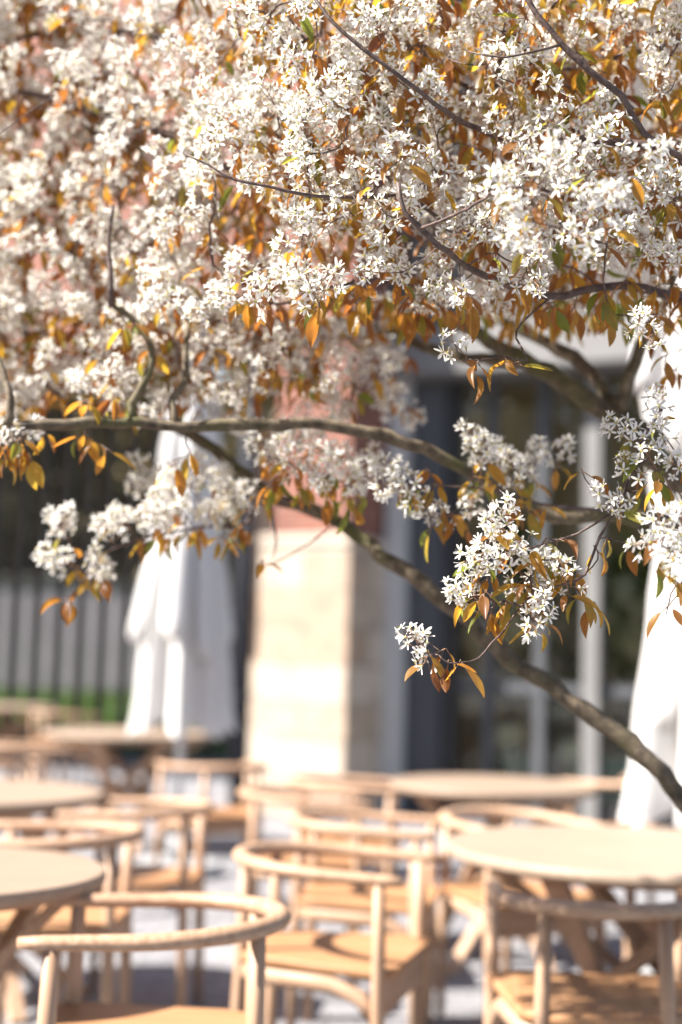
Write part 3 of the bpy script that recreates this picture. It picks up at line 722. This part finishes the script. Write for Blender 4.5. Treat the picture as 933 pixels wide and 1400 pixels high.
def make_leaf(rng):
    Ln = rng.uniform(.034, .048); W = Ln * rng.uniform(.19, .245); fold = rng.uniform(.25, .9); droop = rng.uniform(-.2, .9); pet = rng.uniform(.008, .014); side = rng.normal(0, .25)
    V, Tt = [], []; prof = [(0, .06), (.14, .55), (.34, .95), (.56, 1.0), (.76, .72), (.91, .32), (1.0, .03)]
    for t, w in prof:
        ang = droop * t; x = pet + Ln * (t - .1 * droop * t * t); z = -Ln * .5 * droop * t * t
        yc = side * Ln * .2 * t * t
        for qv in (-1, -.5, 0, .5, 1):
            V.append((x, yc + qv * W * w * math.cos(fold), z + abs(qv) * W * w * math.sin(fold) + .0006 * math.sin(t * 25 + qv * 3))); Tt.append(abs(qv) * .06)
    Fc = []
    for i in range(len(prof) - 1):
        for j in range(4): Fc.append([i * 5 + j, i * 5 + j + 1, (i + 1) * 5 + j + 1, (i + 1) * 5 + j])
    mi = [0] * len(Fc); v, f = tube_np((0, 0, .001), (pet + .002, 0, 0), .0007, 4)
    return np.concatenate([np.array(V), v]), np.concatenate([np.array(Fc), f + len(V)]), np.array(mi + [1] * len(f)), np.concatenate([np.array(Tt), np.full(len(v), 0)])
LF = [make_leaf(RNG) for _ in range(16)]
LFM = [MAT['leaf'], MAT['stalk']]

# ---- where blossom hangs: a coarse density map of the canopy volume
WD = [[.7, .8, .7, .9, .7, .5, .65, .5, .4, .9],
      [.4, .7, .8, .8, .7, .55, .6, .5, .25, .6],
      [.5, .3, .8, 1, 1, .85, .7, .9, .5, .3],
      [.8, .8, .8, .9, .9, 1, 1, 1, 1, .5],
      [.75, .7, .8, .6, .85, .85, .85, .8, .95, .75],
      [.8, .5, .75, .6, .5, .35, .7, .6, .25, .4],
      [.8, .5, .65, .65, .45, .06, .0, .0, 0, .1],
      [.5, .6, .5, .3, .45, .05, 0, 0, 0, 0]]
def wd(px, py):
    c = min(9.0, max(0, px / 93.3 - .5)); r_ = min(7.0, max(0, py / 70 - .5)); c0, r0_ = int(c), int(r_); c1, r1 = min(9, c0 + 1), min(7, r0_ + 1); fc, fr = c - c0, r_ - r0_
    return (WD[r0_][c0] * (1 - fc) + WD[r0_][c1] * fc) * (1 - fr) + (WD[r1][c0] * (1 - fc) + WD[r1][c1] * fc) * fr
targets = []            # (pos, kind, nleaves)
def depth_front(px, py):
    d = np.interp(px, [-80, 120, 230, 330, 450, 933], [2.95, 2.85, 2.6, 2.35, 2.22, 2.24])
    if py > 430 and px < 520: d = max(d, 2.75)
    return d
random.seed(5)
made = 0
while made < 440:
    px, py = random.uniform(-90, 1020), random.uniform(-90, 560)
    if random.random() > wd(px, py) ** 1.3: continue
    d = depth_front(px, py) + abs(random.gauss(0, .14)) - .06
    targets.append([P(px, py, d), random.choice((0, 1, 1, 2, 2, 3))]); made += 1
for _ in range(330):       # the far left side of the crown, deeper and softer
    px, py = random.uniform(-110, 400), random.uniform(-100, 470)
    if random.random() < wd(px, py): targets.append([P(px, py, random.uniform(3.0, 3.9)), random.choice((0, 1, 1, 2))])
made = 0
while made < 640:
    px, py = random.uniform(-120, 1040), random.uniform(-110, 560)
    if random.random() > (.12 + .88 * wd(px, py)) * (1 if py < 430 else wd(px, py)): continue
    d = depth_front(px, py) + random.uniform(.25, (.95 if px < 330 else .8) if px < 430 else .75)
    targets.append([P(px, py, d), random.choice((1, 2, 2, 3, 4))]); made += 1
for _ in range(14):
    targets.append([P(random.gauss(765, 55), random.gauss(275, 30), random.uniform(1.86, 2.0)), random.choice((0, 1, 2))])
def over_table(p):           # the big table stands in open sun: no blossom between it and the sun
    q = p - sd * ((p.z - .74) / sd.z); return math.hypot(q.x - .88, q.y - 4.18) < .62 and p.y > 2.6
leaf_nodes = []
made = 0
while made < 950:
    px, py = random.uniform(-60, 1000), random.uniform(-60, 520)
    w = .15 + .85 * (1 - wd(px, py)) * (.45 if py > 350 else 1) if py < 440 else .8 * wd(px, py)
    if random.random() > w: continue
    if px < 330 and random.random() < .25: continue
    d = depth_front(px, py) + random.uniform(.03, .8)
    leaf_nodes.append([P(px, py, d), random.choice((2, 3, 4, 5))]); made += 1
manual = []              # clusters of the hanging sprays: px, py, depth, flowers, direction (image right, image up, towards viewer)
def S(d, nf, *pp):
    for px, py in pp: manual.append((P(px, py, d + random.uniform(-.03, .03)), nf))
S(2.2, 7, (622, 470)); S(2.2, 3, (630, 492)); S(2.2, 9, (572, 882)); S(2.2, 6, (590, 896)); S(2.2, 6, (566, 872))
S(2.24, 11, (640, 815), (664, 760), (678, 715), (700, 768), (735, 775), (752, 800), (772, 785), (742, 835), (655, 792), (632, 805), (720, 805), (690, 742), (650, 770), (668, 738), (760, 775), (712, 740), (690, 700), (730, 850))
S(2.57, 11, (553, 655), (648, 602), (690, 622), (700, 655), (645, 695), (605, 705), (580, 690), (665, 612), (538, 645), (560, 664), (532, 660), (656, 628), (705, 640))
S(2.75, 10, (735, 625), (770, 618), (720, 640))
S(2.27, 10, (842, 585), (868, 602), (900, 548), (905, 590), (852, 690), (832, 680), (888, 625), (865, 640), (925, 640))
S(2.02, 10, (902, 715), (918, 748), (935, 700), (890, 745), (930, 770))
S(2.88, 14, (88, 712), (76, 762), (140, 780), (155, 722), (240, 690), (310, 668), (330, 672), (212, 705))
S(2.88, 15, (82, 722), (85, 770), (132, 772), (145, 718), (170, 712), (214, 690), (236, 672), (252, 702), (200, 712), (300, 662), (322, 690), (286, 702), (338, 690), (226, 715), (310, 715))
S(3.0, 12, (200, 640), (225, 655), (250, 640), (280, 640), (305, 650), (190, 670), (265, 670), (235, 700))
S(2.8, 12, (355, 600), (380, 630), (410, 605), (435, 612), (465, 640), (490, 665), (470, 620), (505, 630), (445, 585), (400, 585))
S(2.7, 12, (362, 615), (392, 610), (422, 622), (452, 632), (482, 658), (402, 642), (440, 655), (500, 650))
S(2.55, 9, (22, 600), (34, 592), (5, 590))
S(2.68, 11, (132, 520), (160, 512), (112, 526), (180, 505), (200, 470))
# far side of the crown: blossom hanging in front of the brick pillar and over the level limb
random.seed(21)
for _ in range(46):
    px, py = random.uniform(330, 560), random.gauss(500, 48)
    if py < 610: targets.append([P(px, py, random.uniform(2.95, 3.2)), random.choice((1, 2, 3))])
for _ in range(90):
    px, py = random.uniform(-60, 350), random.uniform(400, 560)
    targets.append([P(px, py, random.uniform(2.9, 3.7)), random.choice((1, 2, 2, 3))])
man_leaves = []
def LV(d, n, *pp):
    for px, py in pp: man_leaves.append((P(px, py, d + random.uniform(-.02, .02)), n))
LV(2.2, 2, (656, 500), (690, 487), (712, 492)); LV(2.2, 2, (615, 903), (630, 902))
LV(2.24, 3, (668, 835), (690, 822), (745, 850), (796, 815), (815, 825), (700, 800), (725, 790), (762, 765), (660, 805), (740, 765))
LV(2.57, 3, (572, 665), (600, 660), (645, 650), (665, 660), (620, 700), (590, 720), (700, 685), (720, 690), (748, 690), (585, 640))
LV(2.28, 2, (895, 640), (832, 735), (812, 745), (862, 745), (795, 640), (880, 670), (925, 620), (770, 735), (748, 735))
LV(2.15, 2, (912, 832), (932, 795), (900, 655))
LV(2.88, 3, (92, 815), (112, 795), (142, 790), (235, 730), (298, 735), (320, 730), (190, 735), (255, 725), (330, 715), (275, 720))
LV(2.72, 3, (382, 650), (422, 665), (452, 680), (482, 690), (368, 665), (405, 670))
LV(2.92, 2, (362, 765), (470, 680)); LV(2.55, 3, (10, 625), (42, 625), (30, 600), (2, 600))
LV(2.58, 2, (105, 595), (130, 605), (148, 615), (235, 630), (115, 590), (60, 590)); LV(2.6, 3, (120, 545), (155, 540), (180, 440), (168, 445), (260, 620))

random.seed(77)
for lst in (targets, leaf_nodes):
    for t in lst:
        if over_table(t[0]) and t[0].y > 3.25: px_, py_ = to_px(t[0]); t[0] = P(px_, py_, random.uniform(2.95, 3.25))
# ---- grow twigs that reach every blossom and leaf node
ALL = [(p, nl, 'auto') for p, nl in targets] + [(p, nl, 'leaf') for p, nl in leaf_nodes] + [(p, nf, 'man') for p, nf in manual] + [(p, n_, 'manleaf') for p, n_ in man_leaves]
pos = np.array([tuple(a[0]) for a in ALL]); sk = np.array([tuple(p) for p in SK]); skp = np.full(len(sk), -1)
best = np.full(len(pos), 1e9); bi = np.zeros(len(pos), int)
for i in range(len(pos)):
    d = np.linalg.norm(sk - pos[i], axis=1); bi[i] = d.argmin(); best[i] = d[bi[i]]
done = np.zeros(len(pos), bool); paths = []; sk_l = list(sk); skp_l = list(skp); arrive = [None] * len(pos)
for _ in range(len(pos)):
    i = int(np.where(done, 1e9, best).argmin()); done[i] = True
    a = np.array(sk_l[bi[i]]); b = pos[i]; Ld = np.linalg.norm(b - a); par = skp_l[bi[i]]
    mid = (a + b) / 2 + RNG.normal(0, .12, 3) * Ld + np.array((0, 0, -.06 * Ld)); m2 = max(3, int(Ld / .02))
    t = np.linspace(0, 1, m2 + 1)[:, None]; cur = (1 - t) ** 2 * a + 2 * t * (1 - t) * mid + t * t * b
    cur[1:-1] += RNG.normal(0, .0015, cur[1:-1].shape)
    arrive[i] = (cur[-1] - cur[-2]) / (np.linalg.norm(cur[-1] - cur[-2]) + 1e-9)
    k = len(paths); paths.append([cur, par, 0, i])
    new = cur[1:]; s0 = len(sk_l); sk_l.extend(new); skp_l.extend([k] * len(new))
    rem = np.where(~done)[0]
    if len(rem):
        dd = np.linalg.norm(pos[rem][:, None] - new[None], axis=2); j = dd.argmin(1); dm = dd[np.arange(len(rem)), j]; u = dm < best[rem]
        best[rem[u]] = dm[u]; bi[rem[u]] = s0 + j[u]
for k in range(len(paths) - 1, -1, -1):
    if paths[k][1] >= 0: paths[paths[k][1]][2] += paths[k][2] + 1
def in_view(p, mrg=0):
    x, y = to_px(Vector(p)); return -mrg < x < 933 + mrg and -mrg < y < 1400 + mrg
score = sorted(range(len(paths)), key=lambda k: -(len(paths[k][0]) * (1 + paths[k][2]) ** .4 * in_view(paths[k][0][len(paths[k][0]) // 2]) / paths[k][0][-1][1] ** 2))
own = set(score[:70]); fine = MB()
for k, (cur, par, nd, i) in enumerate(paths):
    ra = .00105 * (1 + nd) ** .36; rb = .0009 * (1 + nd * .6) ** .34
    m = len(cur); rad = [min(.006, ra + (rb - ra) * j / (m - 1)) for j in range(m)]
    pts = [T(Vector(c)) for c in cur]
    if k in own: MB().tube(pts, rad, 8).build('twig', MAT['twig'], TREE)
    else: fine.tube(pts, rad, 5, caps=False)
tag(fine.build('twig_tangle', MAT['twig'], TREE), kind='stuff')

# ---- place blossom clusters and leaves
loc0 = np.array(tuple(TREE.location))
light = np.array((-.55, -.5, .55))
def cluster_frame(i, up_bias=.6):
    d = arrive[i] * .6 + RNG.normal(0, .45, 3) + light * up_bias; return frame_from(d, RNG.uniform(0, 6.28))
def mat4(Rm, p, s=1.0):
    M = Matrix.Identity(4)
    for a in range(3):
        for b in range(3): M[a][b] = float(Rm[a, b] * s)
        M[a][3] = float(p[a])
    return M
FLME = []
for k, (v, f, mi, t) in enumerate(FL):
    q = QB(); q.add(v, f, mi, t); FLME.append(q.mesh('flower', CLM))
CLME = []
for pl, ln, arr in CP:
    q = QB(); q.add(*arr); CLME.append(q.mesh('flower_cluster', CLM))
mass = QB()
# sprays: every flower its own piece
STK = {}
n_parts = 0
auto = [i for i, a in enumerate(ALL) if a[2] == 'auto']
man = [i for i, a in enumerate(ALL) if a[2] == 'man']
for i in man:
    nf = ALL[i][1]; rng = np.random.default_rng(100 + i)
    ln = .028 + .0026 * nf; pl = cluster_plan(rng, nf, ln); Rm = cluster_frame(i, .75); sc = 1.0; pos[i] = pos[i] - Rm[:, 2] * ln * .55
    if ALL[i][0].y < 2.45:
        q = QB(); q.add(*plan_arrays(pl, ln, True)); o = link('flower_cluster', q.mesh('flower_cluster', CLM), TREE); o.matrix_local = mat4(Rm, pos[i] - loc0)
        for ti, pp, fd, sp, foot in pl:
            fo = link('flower', FLME[ti], o); fo.matrix_local = mat4(frame_from(fd, sp), pp)
    else:
        q = QB(); q.add(*plan_arrays(pl, ln)); o = link('flower_cluster', q.mesh('flower_cluster', CLM), TREE); o.matrix_local = mat4(Rm, pos[i] - loc0, 1.08)
    n_parts += 1
vis = sorted([i for i in auto if in_view(pos[i])], key=lambda i: pos[i][1])
sel = set(vis[:max(0, 100 - n_parts)])
for i in auto:
    Rm = cluster_frame(i); sc = RNG.uniform(.9, 1.15); k = int(RNG.integers(len(CP)))
    if i in sel:
        o = link('flower_cluster', CLME[k], TREE); o.matrix_local = mat4(Rm, pos[i] - loc0, sc)
    else:
        v, f, mi, t = CP[k][2]; mass.add(v @ Rm.T * sc + (pos[i] - loc0), f, mi, np.clip(t + RNG.uniform(-.3, .3), 0, 1))
    # a second small raceme near the first on the same shoot
    if pos[i][1] > 2.0 and RNG.random() < .7:
        Rm = cluster_frame(i); k = int(RNG.integers(len(CP))); v, f, mi, t = CP[k][2]
        mass.add(v @ Rm.T * sc + (pos[i] - loc0) - arrive[i] * .012, f, mi, np.clip(t + RNG.uniform(-.3, .3), 0, 1))
tag(link('blossom', mass.mesh('blossom', CLM), TREE), kind='stuff')
leaves = []
for i, (p, n_, kd) in enumerate(ALL):
    nl = n_ if kd in ('auto', 'leaf', 'manleaf') else int(RNG.integers(1, 3))
    a0 = RNG.uniform(0, 6.28)
    for k in range(nl):
        a = a0 + k * 2.4 + RNG.normal(0, .3)
        d = np.array((math.cos(a) * .75, math.sin(a) * .75, -RNG.uniform(.35, 1.5))) + arrive[i] * .35
        xax = d / np.linalg.norm(d); ref = RNG.normal(0, .35, 3) + np.array((0, 0, 1.)); y = np.cross(ref, xax); y /= np.linalg.norm(y); z = np.cross(xax, y)
        Rm = np.stack([xax, y, z], 1)
        pp = pos[i] - arrive[i] * RNG.uniform(0, .012)
        right = np.interp(to_px(Vector(p))[0], [0, 933], [-.06, .06])
        tint = float(np.clip(RNG.choice([RNG.normal(.25, .14), RNG.normal(.52, .14), RNG.normal(.85, .12)], p=[.55, .35, .1]) + right + (.12 if kd in ('manleaf', 'man') else 0), 0, 1))
        leaves.append((pp, Rm, RNG.uniform(.82, 1.28), int(RNG.integers(len(LF))), tint))
order = sorted([k for k, l in enumerate(leaves) if in_view(l[0])], key=lambda k: leaves[k][0][1] / leaves[k][2])
own = set(order[:100]); fol = QB()
for k, (pp, Rm, sc, ti, tint) in enumerate(leaves):
    v, f, mi, t = LF[ti]
    if k in own:
        q = QB(); q.add(v, f, mi, t + tint); o = link('leaf', q.mesh('leaf', LFM), TREE); o.matrix_local = mat4(Rm, pp - loc0, sc)
    else: fol.add(v @ Rm.T * sc + (pp - loc0), f, mi, t + tint)
tag(link('foliage', fol.mesh('foliage', LFM), TREE), kind='stuff')

# ------------------------------------------------------------------ light
sl = bpy.data.lights.new('sun', 'SUN'); sl.energy = 5.0; sl.angle = R(.53); sl.color = (1, .945, .865)
so = bpy.data.objects.new('sun', sl); COL.objects.link(so); so.rotation_euler = sd.to_track_quat('Z', 'Y').to_euler(); so.location = (-6, -4, 12)
w = bpy.data.worlds.new('World'); SC.world = w; w.use_nodes = True; nt = w.node_tree
sky = nt.nodes.new('ShaderNodeTexSky'); sky.sky_type = 'NISHITA'; sky.sun_disc = False
sky.sun_elevation = R(EL); sky.sun_rotation = math.atan2(sd.x, sd.y)
nt.links.new(sky.outputs[0], nt.nodes['Background'].inputs[0]); nt.nodes['Background'].inputs[1].default_value = .06
vs = SC.view_settings; vs.view_transform = 'Standard'; vs.look = 'None'; vs.gamma = 1; vs.use_curve_mapping = False; vs.exposure = 1.88
cy = SC.cycles; cy.use_denoising = True; cy.denoiser = 'OPENIMAGEDENOISE'; cy.max_bounces = 8; cy.diffuse_bounces = 3; cy.glossy_bounces = 3; cy.transmission_bounces = 6; cy.transparent_max_bounces = 8; cy.sample_clamp_indirect = 4
cy.caustics_reflective = False; cy.caustics_refractive = False
